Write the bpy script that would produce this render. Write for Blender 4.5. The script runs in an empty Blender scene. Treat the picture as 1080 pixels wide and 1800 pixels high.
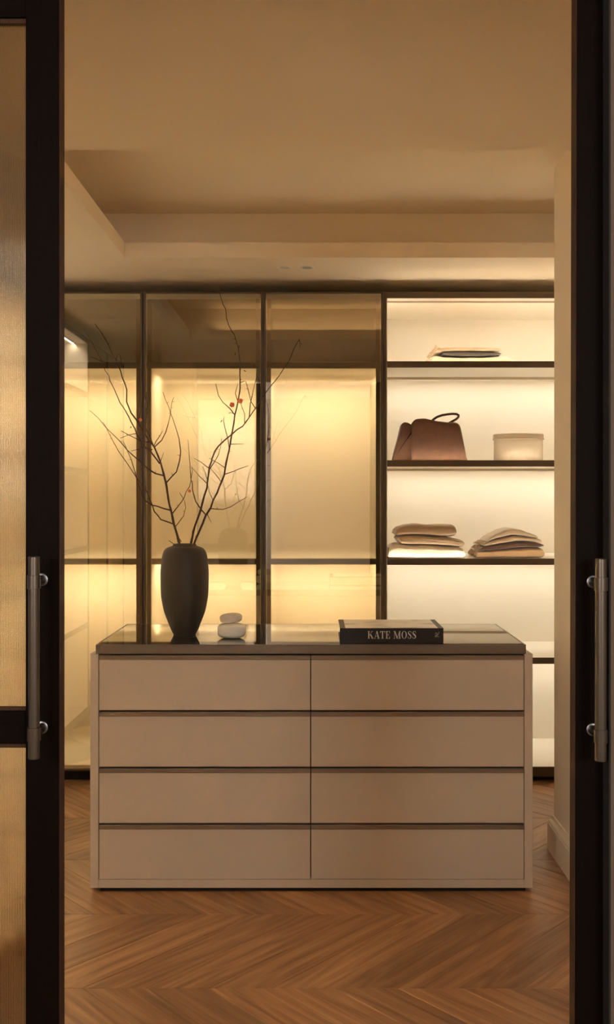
import bpy, bmesh, math, random
from mathutils import Vector, Matrix, noise as mnoise

random.seed(7)
S = bpy.context.scene
COL = S.collection
PI = math.pi

# ------------------------------------------------------------------ camera
F = 1732.0; CX = 555.0; CY = 880.0; CAMZ = 1.43        # focal length and vanishing point in pixels of 1080x1800
cam_d = bpy.data.cameras.new('camera')
cam_d.sensor_fit = 'VERTICAL'; cam_d.sensor_height = 36.0; cam_d.sensor_width = 36.0
cam_d.lens = 36.0 * F / 1800.0
cam_d.shift_x = -(CX - 540.0) / 1800.0
cam_d.shift_y = -(900.0 - CY) / 1800.0
cam_d.clip_start = 0.05
cam = bpy.data.objects.new('camera', cam_d); COL.objects.link(cam)
cam.location = (0, 0, CAMZ); cam.rotation_euler = (PI / 2, 0, 0)
S.camera = cam

# ------------------------------------------------------------------ world, daylight at the added, unseen hall windows (behind the camera), exposure, light levels
w = bpy.data.worlds.new('world'); S.world = w; w.use_nodes = True
bg = w.node_tree.nodes['Background']
bg.inputs['Color'].default_value = (1.0, 0.90, 0.80, 1)
bg.inputs['Strength'].default_value = 0.35
w.cycles.sampling_method = 'NONE'
S.view_settings.view_transform = 'Standard'; S.view_settings.look = 'None'
S.view_settings.gamma = 1.0; S.view_settings.use_curve_mapping = False
S.view_settings.exposure = 0.73
win_light_d = bpy.data.lights.new('added_window_light', 'AREA'); win_light_d.shape = 'RECTANGLE'; win_light_d.size = 0.95; win_light_d.size_y = 1.0
win_light_d.energy = 31.0; win_light_d.color = (1.0, 0.95, 0.90)
win = bpy.data.objects.new('added_window_light', win_light_d); COL.objects.link(win)
win.location = (1.425, -2.39, 1.95); win.rotation_euler = (PI / 2, 0, 0)       # unseen window added in the hall's end wall, where daylight seems to enter, facing +Y
win_fill = bpy.data.objects.new('added_side_fill', win_light_d.copy()); COL.objects.link(win_fill)
win_fill.data.energy = 50.0; win_fill.data.size = 1.0; win_fill.data.size_y = 1.2
win_fill.location = (-1.99, -1.70, 1.95); win_fill.rotation_euler = (0, -PI / 2, 0)    # unseen side window, added to even out light on the dresser, facing +X
LED = (1.0, 0.81, 0.52)            # warm white of the strips behind glass
LEDO = (1.0, 0.92, 0.76)           # slightly whiter strips of the open shelves
E_OPEN = 16.5                      # strips under the open shelves
E_OPEN_TOP = 31.0                   # strip in the top of the open bay
E_UP = 30.0                         # strips let into the shelf fronts, shining up
E_COVE_FILL = 5.0                      # added fill strip, hidden on the ledge of the ceiling recess
E_GLASS = 38.0                     # strips behind the glass doors of the back row
E_LEFT = 365.0                     # strips behind the glass doors on the left wall

c = S.cycles
c.max_bounces = 9; c.diffuse_bounces = 5; c.glossy_bounces = 4; c.transmission_bounces = 6; c.transparent_max_bounces = 8
c.sample_clamp_indirect = 14.0; c.blur_glossy = 0.6
c.use_denoising = True; c.use_light_tree = False
c.use_adaptive_sampling = True; c.adaptive_threshold = 0.03

# ------------------------------------------------------------------ helpers
def at(px, py, d):
    """point seen at pixel (px, py) standing d metres into the room"""
    return Vector(((px - CX) * d / F, d, CAMZ - (py - CY) * d / F))

def wx(px, d): return (px - CX) * d / F
def wz(py, d): return CAMZ - (py - CY) * d / F

def lerp(a, b, t): return a + (b - a) * t

class MB:
    def __init__(self): self.v = []; self.f = []
    def add(self, vs, fs):
        o = len(self.v); self.v += [tuple(p) for p in vs]; self.f += [tuple(i + o for i in f) for f in fs]; return self
    def box(self, x0, x1, y0, y1, z0, z1):
        x0, x1 = sorted((x0, x1)); y0, y1 = sorted((y0, y1)); z0, z1 = sorted((z0, z1))
        return self.add([(x0,y0,z0),(x1,y0,z0),(x1,y1,z0),(x0,y1,z0),(x0,y0,z1),(x1,y0,z1),(x1,y1,z1),(x0,y1,z1)],
                        [(0,3,2,1),(4,5,6,7),(0,1,5,4),(1,2,6,5),(2,3,7,6),(3,0,4,7)])
    def loft(self, rings, caps=True):
        n = len(rings[0]); vs = [p for r in rings for p in r]; fs = []
        for i in range(len(rings) - 1):
            for j in range(n):
                k = (j + 1) % n
                fs.append((i*n+j, i*n+k, (i+1)*n+k, (i+1)*n+j))
        if caps:
            fs.append(tuple(reversed(range(n)))); fs.append(tuple((len(rings)-1)*n + j for j in range(n)))
        return self.add(vs, fs)
    def tube(self, pts, rad, n=10, caps=True):
        pts = [Vector(p) for p in pts]
        if not isinstance(rad, (list, tuple)): rad = [rad] * len(pts)
        up = None; rings = []
        for i, p in enumerate(pts):
            a = pts[max(i-1, 0)]; b = pts[min(i+1, len(pts)-1)]
            t = (b - a); t = t.normalized() if t.length > 1e-9 else Vector((0,0,1))
            if up is None:
                up = Vector((0,1,0)) if abs(t.y) < .9 else Vector((1,0,0))
            u = (up - t * up.dot(t)).normalized(); up = u; v = t.cross(u)
            rings.append([p + (u*math.cos(2*PI*k/n) + v*math.sin(2*PI*k/n))*rad[i] for k in range(n)])
        return self.loft(rings, caps)
    def lathe(self, prof, cx, cy, n=48, caps=True, ex=2.0, sy=1.0):
        rings = []
        for r, z in prof:
            ring = []
            for k in range(n):
                a = 2*PI*k/n; ca, sa = math.cos(a), math.sin(a)
                m = (abs(ca)**ex + abs(sa)**ex) ** (-1.0/ex)
                ring.append((cx + r*ca*m, cy + r*sa*m*sy, z))
            rings.append(ring)
        return self.loft(rings, caps)
    def build(self, name, mat, parent=None, smooth=False, bevel=0.0, seg=2, local=False, auto=None):
        me = bpy.data.meshes.new(name)
        off = Vector((0,0,0))
        if parent is not None and not local:
            p = parent
            while p is not None: off += p.location; p = p.parent
        me.from_pydata([Vector(p) - off for p in self.v], [], self.f)
        bm = bmesh.new(); bm.from_mesh(me)
        bmesh.ops.recalc_face_normals(bm, faces=bm.faces)
        if bevel:
            es = [e for e in bm.edges if len(e.link_faces) == 2 and e.calc_face_angle(0) > 0.6]
            bmesh.ops.bevel(bm, geom=es, offset=bevel, segments=seg, profile=0.5, affect='EDGES', clamp_overlap=True)
        bm.to_mesh(me); bm.free()
        if smooth: me.polygons.foreach_set('use_smooth', [True]*len(me.polygons))
        if auto is not None: me.set_sharp_from_angle(angle=auto)
        if mat is not None: me.materials.append(mat)
        o = bpy.data.objects.new(name, me); COL.objects.link(o)
        if parent is not None: o.parent = parent
        return o

def tag(o, label=None, cat=None, group=None, kind=None):
    if label: o['label'] = label
    if cat: o['category'] = cat
    if group: o['group'] = group
    if kind: o['kind'] = kind
    return o

def thing(name, label, cat, loc=(0,0,0), rz=0.0, group=None, kind=None):
    o = bpy.data.objects.new(name, None); COL.objects.link(o)
    o.location = loc; o.rotation_euler = (0, 0, rz); o.empty_display_size = 0.1
    return tag(o, label, cat, group, kind)

def interp(pts, x):
    if x <= pts[0][0]: return pts[0][1]
    for (a, ya), (b, yb) in zip(pts, pts[1:]):
        if x <= b: 
            t = (x - a) / max(b - a, 1e-9); t = t*t*(3-2*t)*0.5 + t*0.5
            return ya + (yb - ya) * t
    return pts[-1][1]

# ------------------------------------------------------------------ materials
def mat_new(name):
    m = bpy.data.materials.new(name); m.use_nodes = True
    nt = m.node_tree
    return m, nt, nt.nodes['Principled BSDF']

def N(nt, typ, **kw):
    n = nt.nodes.new(typ)
    for k, v in kw.items(): setattr(n, k, v)
    return n

def simple(name, col, rough=0.5, metal=0.0, spec=0.5, noise=0.0, nscale=60.0, bump=0.0, bscale=300.0, sheen=0.0, coat=0.0):
    m, nt, b = mat_new(name)
    b.inputs['Base Color'].default_value = (*col, 1); b.inputs['Roughness'].default_value = rough
    b.inputs['Metallic'].default_value = metal; b.inputs['Specular IOR Level'].default_value = spec
    if sheen: b.inputs['Sheen Weight'].default_value = sheen; b.inputs['Sheen Roughness'].default_value = 0.5
    if coat: b.inputs['Coat Weight'].default_value = coat; b.inputs['Coat IOR'].default_value = 2.0; b.inputs['Coat Roughness'].default_value = 0.02
    tc = N(nt, 'ShaderNodeTexCoord')
    if noise:
        nz = N(nt, 'ShaderNodeTexNoise'); nz.inputs['Scale'].default_value = nscale; nz.inputs['Detail'].default_value = 5
        nt.links.new(tc.outputs['Object'], nz.inputs['Vector'])
        mx = N(nt, 'ShaderNodeMix', data_type='RGBA')
        mx.inputs[6].default_value = (*[x*(1-noise) for x in col], 1); mx.inputs[7].default_value = (*[min(1, x*(1+noise)) for x in col], 1)
        nt.links.new(nz.outputs['Fac'], mx.inputs[0]); nt.links.new(mx.outputs[2], b.inputs['Base Color'])
    if bump:
        nb = N(nt, 'ShaderNodeTexNoise'); nb.inputs['Scale'].default_value = bscale; nb.inputs['Detail'].default_value = 3
        nt.links.new(tc.outputs['Object'], nb.inputs['Vector'])
        bp = N(nt, 'ShaderNodeBump'); bp.inputs['Strength'].default_value = bump; bp.inputs['Distance'].default_value = 0.002
        nt.links.new(nb.outputs['Fac'], bp.inputs['Height']); nt.links.new(bp.outputs['Normal'], b.inputs['Normal'])
    return m

def emit(name, col, strength):
    m = bpy.data.materials.new(name); m.use_nodes = True; nt = m.node_tree
    nt.nodes.clear()
    e = N(nt, 'ShaderNodeEmission'); e.inputs['Color'].default_value = (*col, 1); e.inputs['Strength'].default_value = strength
    o = N(nt, 'ShaderNodeOutputMaterial'); nt.links.new(e.outputs[0], o.inputs[0])
    return m

def grain(name, dark, light, axis='Z', scale=90.0, rough=0.5, bump=0.25):
    m, nt, b = mat_new(name); b.inputs['Specular IOR Level'].default_value = .05
    tc = N(nt, 'ShaderNodeTexCoord'); mp = N(nt, 'ShaderNodeMapping')
    sc = [scale]*3; sc['XYZ'.index(axis)] = scale * 0.035
    mp.inputs['Scale'].default_value = sc
    nt.links.new(tc.outputs['Object'], mp.inputs['Vector'])
    nz = N(nt, 'ShaderNodeTexNoise'); nz.inputs['Scale'].default_value = 4.0; nz.inputs['Detail'].default_value = 6; nz.inputs['Roughness'].default_value = 0.7
    nt.links.new(mp.outputs[0], nz.inputs['Vector'])
    cr = N(nt, 'ShaderNodeValToRGB'); cr.color_ramp.elements[0].position = .35; cr.color_ramp.elements[1].position = .7
    cr.color_ramp.elements[0].color = (*dark, 1); cr.color_ramp.elements[1].color = (*light, 1)
    nt.links.new(nz.outputs['Fac'], cr.inputs[0]); nt.links.new(cr.outputs[0], b.inputs['Base Color'])
    b.inputs['Roughness'].default_value = rough
    bp = N(nt, 'ShaderNodeBump'); bp.inputs['Strength'].default_value = bump; bp.inputs['Distance'].default_value = .001
    nt.links.new(nz.outputs['Fac'], bp.inputs['Height']); nt.links.new(bp.outputs[0], b.inputs['Normal'])
    return m

def plank_material():
    m, nt, b = mat_new('oak_plank')
    L = nt.links.new
    uv = N(nt, 'ShaderNodeUVMap'); uv.uv_map = 'UVMap'
    oi = N(nt, 'ShaderNodeObjectInfo')
    off = N(nt, 'ShaderNodeVectorMath', operation='SCALE'); off.inputs[0].default_value = (13.7, 7.3, 3.1)
    L(oi.outputs['Random'], off.inputs['Scale'])
    ad = N(nt, 'ShaderNodeVectorMath', operation='ADD'); L(uv.outputs[0], ad.inputs[0]); L(off.outputs[0], ad.inputs[1])
    # slow figure that bends the rings
    mp1 = N(nt, 'ShaderNodeMapping'); mp1.inputs['Scale'].default_value = (1.1, 7.0, 1.0); L(ad.outputs[0], mp1.inputs[0])
    n1 = N(nt, 'ShaderNodeTexNoise'); n1.inputs['Scale'].default_value = 1.0; n1.inputs['Detail'].default_value = 2.5; L(mp1.outputs[0], n1.inputs['Vector'])
    mul = N(nt, 'ShaderNodeMath', operation='MULTIPLY'); mul.inputs[1].default_value = 8.0; L(n1.outputs['Fac'], mul.inputs[0])
    fr = N(nt, 'ShaderNodeMath', operation='PINGPONG'); fr.inputs[1].default_value = 0.5; L(mul.outputs[0], fr.inputs[0])
    # fine pores along the plank
    mp2 = N(nt, 'ShaderNodeMapping'); mp2.inputs['Scale'].default_value = (5.0, 300.0, 1.0); L(ad.outputs[0], mp2.inputs[0])
    n2 = N(nt, 'ShaderNodeTexNoise'); n2.inputs['Scale'].default_value = 1.0; n2.inputs['Detail'].default_value = 4; L(mp2.outputs[0], n2.inputs['Vector'])
    mp3 = N(nt, 'ShaderNodeMapping'); mp3.inputs['Scale'].default_value = (1.2, 42.0, 1.0); L(ad.outputs[0], mp3.inputs[0])
    n3 = N(nt, 'ShaderNodeTexNoise'); n3.inputs['Scale'].default_value = 1.0; n3.inputs['Detail'].default_value = 4; L(mp3.outputs[0], n3.inputs['Vector'])
    a1 = N(nt, 'ShaderNodeMath', operation='MULTIPLY_ADD'); a1.inputs[1].default_value = 0.55; L(fr.outputs[0], a1.inputs[0]); L(n3.outputs['Fac'], a1.inputs[2])
    a2 = N(nt, 'ShaderNodeMath', operation='MULTIPLY_ADD'); a2.inputs[1].default_value = 0.62; L(n2.outputs['Fac'], a2.inputs[0]); L(a1.outputs[0], a2.inputs[2])
    cr = N(nt, 'ShaderNodeValToRGB')
    cr.color_ramp.elements[0].position = .60; cr.color_ramp.elements[0].color = (.150, .068, .028, 1)
    cr.color_ramp.elements[1].position = 1.40; cr.color_ramp.elements[1].color = (.42, .235, .115, 1)
    e = cr.color_ramp.elements.new(.98); e.color = (.275, .140, .062, 1)
    sub = N(nt, 'ShaderNodeMapRange'); sub.inputs['From Min'].default_value = .45; sub.inputs['From Max'].default_value = 1.45
    L(a2.outputs[0], sub.inputs['Value'])
    cr.color_ramp.elements[0].position = .12; cr.color_ramp.elements[1].position = .5; cr.color_ramp.elements[2].position = .95
    cr.color_ramp.elements[1].color = (.265, .135, .060, 1); cr.color_ramp.elements[2].color = (.40, .225, .110, 1)
    L(sub.outputs[0], cr.inputs[0])
    hs = N(nt, 'ShaderNodeHueSaturation')
    mr = N(nt, 'ShaderNodeMapRange'); mr.inputs['To Min'].default_value = 1.05; mr.inputs['To Max'].default_value = 1.6
    L(oi.outputs['Random'], mr.inputs['Value']); L(mr.outputs[0], hs.inputs['Value']); L(cr.outputs[0], hs.inputs['Color'])
    L(hs.outputs[0], b.inputs['Base Color'])
    b.inputs['Roughness'].default_value = .42
    bp = N(nt, 'ShaderNodeBump'); bp.inputs['Strength'].default_value = .25; bp.inputs['Distance'].default_value = .001
    L(a2.outputs[0], bp.inputs['Height']); L(bp.outputs[0], b.inputs['Normal'])
    return m

def bronze_glass():
    """tinted, lightly frosted pane with a mirror-like outer face"""
    m = bpy.data.materials.new('bronze_glass'); m.use_nodes = True; nt = m.node_tree; nt.nodes.clear(); L = nt.links.new
    rf = N(nt, 'ShaderNodeBsdfRefraction'); rf.inputs['Color'].default_value = (.925, .925, .85, 1); rf.inputs['IOR'].default_value = 1.45; rf.inputs['Roughness'].default_value = .27
    gl = N(nt, 'ShaderNodeBsdfGlossy'); gl.inputs['Color'].default_value = (.92, .82, .68, 1); gl.inputs['Roughness'].default_value = .004
    lw = N(nt, 'ShaderNodeLayerWeight'); lw.inputs['Blend'].default_value = .35
    mr = N(nt, 'ShaderNodeMapRange'); mr.inputs['To Min'].default_value = .29; mr.inputs['To Max'].default_value = .75
    L(lw.outputs['Facing'], mr.inputs['Value'])
    mx = N(nt, 'ShaderNodeMixShader'); ge = N(nt, 'ShaderNodeNewGeometry'); iv = N(nt, 'ShaderNodeMath', operation='SUBTRACT'); iv.inputs[0].default_value = 1.0; L(ge.outputs['Backfacing'], iv.inputs[1])
    ml = N(nt, 'ShaderNodeMath', operation='MULTIPLY'); L(mr.outputs[0], ml.inputs[0]); L(iv.outputs[0], ml.inputs[1]); L(ml.outputs[0], mx.inputs[0]); L(rf.outputs[0], mx.inputs[1]); L(gl.outputs[0], mx.inputs[2])
    o = N(nt, 'ShaderNodeOutputMaterial'); L(mx.outputs[0], o.inputs[0])
    return m

def reeded_glass():
    m, nt, b = mat_new('reeded_glass')
    b.inputs['Base Color'].default_value = (.66, .60, .51, 1); b.inputs['Transmission Weight'].default_value = 1.0
    b.inputs['IOR'].default_value = 1.42; b.inputs['Roughness'].default_value = .08
    return m

M = {}
M['plaster'] = simple('warm_white_plaster', (.90, .755, .56), .85)
M['wall'] = simple('cream_wall_paint', (.86, .74, .575), .8)
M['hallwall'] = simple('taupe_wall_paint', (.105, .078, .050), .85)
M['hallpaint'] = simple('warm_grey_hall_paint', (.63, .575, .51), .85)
M['halloak'] = simple('oak_hall', (.13, .075, .04), .5)
M['board'] = simple('cream_laminate', (.84, .78, .68), .55)
M['liner'] = simple('beige_lining', (.66, .57, .46), .6)
M['bronze'] = simple('bronze_anodised', (.105, .070, .042), .42, metal=.35, noise=.05, nscale=80)
M['seal'] = simple('black_rubber_seal', (.01, .008, .006), .8)
M['taupe'] = simple('taupe_lacquer', (.60, .495, .395), .55, noise=.03, nscale=900)
M['taupe_edge'] = simple('taupe_metal_edge', (.20, .155, .115), .45, metal=.2, noise=.03, nscale=300)
M['pull'] = simple('bronze_pull_profile', (.27, .20, .14), .42, metal=.3)
M['gap'] = simple('dark_recess', (.012, .009, .007), .9)
M['topglass'] = simple('smoked_glass', (.045, .032, .020), .03, spec=.8, coat=1.0)
M['wenge'] = grain('dark_stained_oak', (.0034, .0015, .0008), (.0078, .0036, .0019), 'Z', 120, .55)
M['wenge_h'] = grain('dark_stained_oak_rail', (.0034, .0015, .0008), (.0078, .0036, .0019), 'X', 120, .55)
M['wenge_edge'] = grain('brown_oak_edge', (.055, .028, .016), (.085, .045, .026), 'Z', 120, .5)
M['gunmetal'] = simple('burnished_gunmetal', (.14, .115, .095), .30, metal=.9)
M['steel'] = simple('polished_rosette_steel', (.24, .24, .25), .34, metal=1.0)
M['vase'] = simple('matte_dark_brown_ceramic', (.044, .031, .020), .62, noise=.15, nscale=40, bump=.15, bscale=220)
M['pebble'] = simple('white_stone', (.85, .80, .72), .6, noise=.05, nscale=14, bump=.05, bscale=120)
M['pebble2'] = simple('pale_veined_stone', (.74, .65, .56), .5, noise=.16, nscale=22)
M['bark'] = simple('brown_bark', (.095, .048, .026), .75, noise=.35, nscale=260, bump=.5, bscale=700)
M['petal'] = simple('coral_petal', (.80, .22, .11), .6, noise=.15, nscale=120)
M['bud'] = simple('green_brown_bud', (.13, .085, .03), .7)
M['book'] = simple('black_book_cloth', (.018, .013, .010), .45, noise=.1, nscale=300)
M['page'] = simple('page_paper', (.72, .66, .56), .8)
M['ink'] = simple('white_print', (.92, .88, .82), .6)
M['suede'] = simple('brown_suede', (.17, .075, .038), .95, noise=.28, nscale=26, bump=.3, bscale=500, sheen=.35)
M['suede_d'] = simple('brown_leather_handle', (.12, .055, .028), .7, noise=.1, nscale=60)
M['boxc'] = simple('cream_leather_box', (.56, .44, .30), .6, noise=.04, nscale=60, bump=.06, bscale=600)
M['plank'] = plank_material()
M['bglass'] = bronze_glass()
M['reed'] = reeded_glass()
M['led_open'] = emit('led_open', LEDO, E_OPEN)
M['led_top'] = emit('led_top', LEDO, E_OPEN_TOP)
M['led_up'] = emit('led_up', LEDO, E_UP)
M['led_left'] = emit('led_left', LED, E_LEFT)
M['led_glass'] = emit('led_glass', LED, E_GLASS)
M['trimring'] = simple('plaster_downlight', (.86, .77, .64), .6)
M['lens'] = simple('frosted_lens', (.55, .48, .38), .3)
def wool(name, col, b=.5, sc=420): return simple(name, col, .95, noise=.16, nscale=150, bump=b, bscale=sc, sheen=.5)

def photo_print():
    m, nt, b = mat_new('grey_photo_print'); L = nt.links.new
    tc = N(nt, 'ShaderNodeTexCoord'); mp = N(nt, 'ShaderNodeMapping'); mp.inputs['Scale'].default_value = (7, 12, 1); L(tc.outputs['Object'], mp.inputs[0])
    nz = N(nt, 'ShaderNodeTexNoise'); nz.inputs['Scale'].default_value = 1.0; nz.inputs['Detail'].default_value = 6; L(mp.outputs[0], nz.inputs['Vector'])
    cr = N(nt, 'ShaderNodeValToRGB'); cr.color_ramp.elements[0].position = .28; cr.color_ramp.elements[1].position = .46
    cr.color_ramp.elements[0].color = (.13, .115, .10, 1); cr.color_ramp.elements[1].color = (.86, .80, .72, 1)
    L(nz.outputs['Fac'], cr.inputs[0]); L(cr.outputs[0], b.inputs['Base Color']); b.inputs['Roughness'].default_value = .3
    return m
M['print'] = photo_print()

# ------------------------------------------------------------------ the room
W = 5.0                # front plane of the wardrobes facing the camera
FACE = -1.49           # front plane of the wardrobes on the left wall
DEP = 0.60
H = 2.55; HL = 2.62; HU = 2.79
NIBX = .977; NIBY = 4.03

def struct(mb, name, mat, label, cat, **kw):
    o = mb.build(name, mat, **kw); return tag(o, label, cat, kind='structure')

# floor: sub-floor and chevron oak planks
sub = struct(MB().box(-2.3, 1.9, .31, 5.8, -.06, -.013), 'floor', M['gap'], 'brown oak chevron floor across room and hall', 'floor')
ROW = .517; PITCH = .185; SH = .47
def plank_mesh(sh):
    g = .0004
    def quad(i, z, e=0.0):
        # corners of the slanted plank, inset by i
        ln = math.hypot(sh, ROW); k = i * ln / ROW
        s0 = sh * i / ROW
        return [(k + s0 , i, z), (PITCH - k + s0, i, z), (PITCH - k + sh - s0, ROW - i, z), (k + sh - s0, ROW - i, z)]
    r = [quad(g, -.013), quad(g, -.0016), quad(g + .0013, 0)]
    vs = [p for q in r for p in q]; fs = [(3,2,1,0)]
    for a in range(2):
        for j in range(4):
            b_ = (j+1) % 4; fs.append((a*4+j, a*4+b_, (a+1)*4+b_, (a+1)*4+j))
    fs.append((8,9,10,11))
    me = bpy.data.meshes.new('plank'); me.from_pydata(vs, [], fs); me.update()
    d = Vector((sh, ROW)).normalized(); nrm = Vector((-d.y, d.x))
    uvl = me.uv_layers.new(name='UVMap')
    for lp in me.loops:
        co = me.vertices[lp.vertex_index].co
        p = Vector((co.x, co.y)); uvl.data[lp.index].uv = (p.dot(d), p.dot(nrm))
    me.materials.append(M['plank']); return me
pm = {1: plank_mesh(SH), -1: plank_mesh(-SH)}
for k in range(-5, 5):   # rows from the hall to the wardrobes
    y0 = 2.89 + ROW * k
    s = 1 if k % 2 == 0 else -1
    x_off = .427 - 30 * PITCH if s == 1 else .427 + SH - 30 * PITCH
    for i in range(80):
        x = x_off + i * PITCH
        if min(x, x + s*SH) < -1.62 - (0 if y0 > 2 else -.25) or max(x, x + s*SH) > (1.95 if y0 > 3.3 else 1.62): continue
        o = bpy.data.objects.new('plank', pm[s]); COL.objects.link(o); o.parent = sub; o.location = (x, y0, 0)

# walls
struct(MB().box(-2.24, -2.12, 1.9, 5.8, -.06, 2.95), 'wall_left', M['wall'], 'cream wall behind the wardrobes along the left side', 'wall')
struct(MB().box(-2.24, 1.85, 5.66, 5.8, -.06, 2.95), 'wall_back', M['wall'], 'cream wall behind the lit wardrobes at the back', 'wall')
struct(MB().box(1.70, 1.85, NIBY, 5.66, -.06, 2.95), 'wall_right', M['wall'], 'cream wall at the far right end of the shelves', 'wall')
nib = MB().box(NIBX, 1.85, 1.80, NIBY, -.06, HU + .1)
struct(nib, 'wall_nib', M['wall'], 'cream wall corner projecting on the right before the open shelves', 'wall')
fw = MB().box(-2.24, -.99, 1.80, 2.10, -.06, 2.95).box(-.99, NIBX, 1.80, 2.10, H - .004, 2.95)
struct(fw, 'wall_front', M['wall'], 'cream wall around the doorway, seen mirrored in the glass doors', 'wall')
# hall side: skin of the pocket the right leaf slides into
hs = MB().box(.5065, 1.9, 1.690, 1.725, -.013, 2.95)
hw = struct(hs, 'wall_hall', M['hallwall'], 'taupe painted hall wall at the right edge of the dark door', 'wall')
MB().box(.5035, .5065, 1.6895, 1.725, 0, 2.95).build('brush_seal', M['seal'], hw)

struct(MB().box(-1.9, 1.9, -2.3, .31, -.06, -.001), 'floor_hall', M['halloak'], 'oak floor of the hall behind the camera', 'floor')
struct(MB().box(-2.0, -1.9, -1.10, 1.80, -.06, 2.95).box(-2.0, -1.9, -2.3, -1.10, -.06, 1.45).box(-2.0, -1.9, -2.3, -1.10, 2.45, 2.95).box(-2.0, -1.06, 1.70, 1.80, -.06, 2.95).box(-1.06, -.99, 1.768, 1.80, -.06, 2.95).box(-1.06, NIBX, 1.768, 1.80, 2.42, 2.95), 'wall_hall_left', M['hallpaint'], 'painted hall wall left of the sliding doors', 'wall')  # side window opening added for the fill light
wb = MB().box(-2.0, .95, -2.4, -2.3, -.06, 2.95).box(1.90, 2.0, -2.4, -2.3, -.06, 2.95).box(.95, 1.90, -2.4, -2.3, -.06, 1.45).box(.95, 1.90, -2.4, -2.3, 2.45, 2.95)
struct(wb, 'wall_hall_back', M['hallpaint'], 'painted hall end wall with an added window', 'wall')
struct(MB().box(1.9, 2.0, -2.3, 1.80, -.06, 2.95), 'wall_hall_right', M['hallpaint'], 'painted hall wall on the right', 'wall')
struct(MB().box(-2.0, 2.0, -2.4, 1.9, 2.70, 2.80), 'ceiling_hall', M['hallpaint'], 'plaster ceiling of the hall', 'ceiling')

# baseboard with moulded top, wrapping the projecting corner
prof = [(0, 0), (.023, 0), (.023, .108), (.020, .112), (.020, .118), (.016, .124), (.010, .128), (.007, .134), (.006, .141), (0, .141)]
bb = MB()
path = [(NIBX, 2.10, -1, 0), (NIBX, NIBY, -1, 1), (1.70, NIBY, 0, 1)]
rings = []
for (x, y, dx, dy) in path: rings.append([(x + dx*p, y + dy*p, h) for p, h in prof])
bb.loft(rings)
struct(bb, 'baseboard_right', M['wall'], 'cream moulded baseboard around the projecting wall corner', 'baseboard')

# ceiling: low soffit with a rectangular recess (coffer) and a lip before it
cl = MB()
CXL, CXR, CYF, CYB = -.88, 1.30, 3.15, 4.54
cl.box(-2.24, 1.85, 1.9, CYF, H, HL); cl.box(-2.24, CXL, CYF, CYB, H, HL); cl.box(CXR, 1.85, CYF, CYB, H, HL); cl.box(-2.24, 1.85, CYB, 5.8, H, HL)
o_ = .13
cl.box(-2.24, 1.85, 1.9, CYF - o_, HL, 2.95); cl.box(-2.24, CXL - o_, CYF - o_, CYB + o_, HL, 2.95); cl.box(CXR + o_, 1.85, CYF - o_, CYB + o_, HL, 2.95); cl.box(-2.24, 1.85, CYB + o_, 5.8, HL, 2.95)
cl.box(CXL - o_, CXR + o_, CYF - o_, CYB + o_, HU, 2.95)
struct(cl, 'ceiling', M['plaster'], 'warm plaster ceiling with a stepped rectangular recess', 'ceiling')

ce = bpy.data.objects['ceiling']
MB().box(-.70, .95, CYF - .075, CYF - .055, HL, HL + .006).build('added_cove_strip', emit('added_cove_led', LED, E_COVE_FILL), ce)  # unseen strip added to brighten the recess and the room

# plaster-in downlights, switched off
def downlight(x, y, label):
    t = thing('ceiling_downlight', label, 'downlight', (x, y, H), group='ceiling downlights')
    r = .031
    ring = [(r + .004, 0), (r + .003, -.0025), (r - .001, -.004), (r - .006, -.003), (r - .008, 0)]
    MB().lathe([(a, H + b) for a, b in ring], x, y, 32, caps=False).build('trim_ring', M['trimring'], t, smooth=True)
    MB().lathe([(r - .007, H - .0008), (r - .012, H - .0022), (.004, H - .0012)], x, y, 32).build('lens', M['lens'], t, smooth=True)
downlight(wx(500, 4.73), 4.73, 'recessed ceiling downlight above the glass doors, nearer the branches')
downlight(wx(540, 4.73), 4.73, 'recessed ceiling downlight above the glass doors, nearer the open shelves')
downlight(-1.25, 3.98, 'recessed downlight by the left wardrobes, seen only mirrored, upper of the pair')
downlight(-1.25, 3.84, 'recessed downlight by the left wardrobes, seen only mirrored, lower of the pair')

# ------------------------------------------------------------------ wardrobes
Z_TOP = 2.4895; Z_RAIL = 2.4577
SHELVES = [(2.1344, 2.1055), (1.632, 1.603), (1.1326, 1.1038), (.630, .6015)]
Z_BOT = .079

def shelf_part(root, w_, zt, zb, y0, edge=True, up=True, led='led_open', strip_y=.43, t=.018, sw=.012):
    sh = MB().box(t, w_ - t, y0 + .006, DEP - .004, zb + .003, zt).build('shelf', M['board'], root, local=True)
    if edge:
        MB().box(t, w_ - t, y0, y0 + .006, zb, zt + .003).build('shelf_edge', M['bronze'], sh, local=True)
    if led:      # aluminium channel: its front lip hides the strip from the room
        pr = MB().box(t + .004, w_ - t - .004, strip_y - .014, strip_y - .011, zb - .010, zb + .003)
        pr.box(t + .004, w_ - t - .004, strip_y - .011, strip_y + sw + .004, zb - .001, zb + .003)
        pr.build('light_profile', M['bronze_led'], sh, local=True)
        MB().box(t + .008, w_ - t - .008, strip_y - .009, strip_y + sw, zb - .002, zb - .0011).build('light_strip', M[led], sh, local=True)
    if up:
        MB().box(t + .004, w_ - t - .004, y0 + .0075, y0 + .0125, zt, zt + .0008).build('light_strip', M['led_up'], sh, local=True)
    return sh
M['bronze_led'] = simple('satin_profile', (.60, .50, .38), .5)

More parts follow.
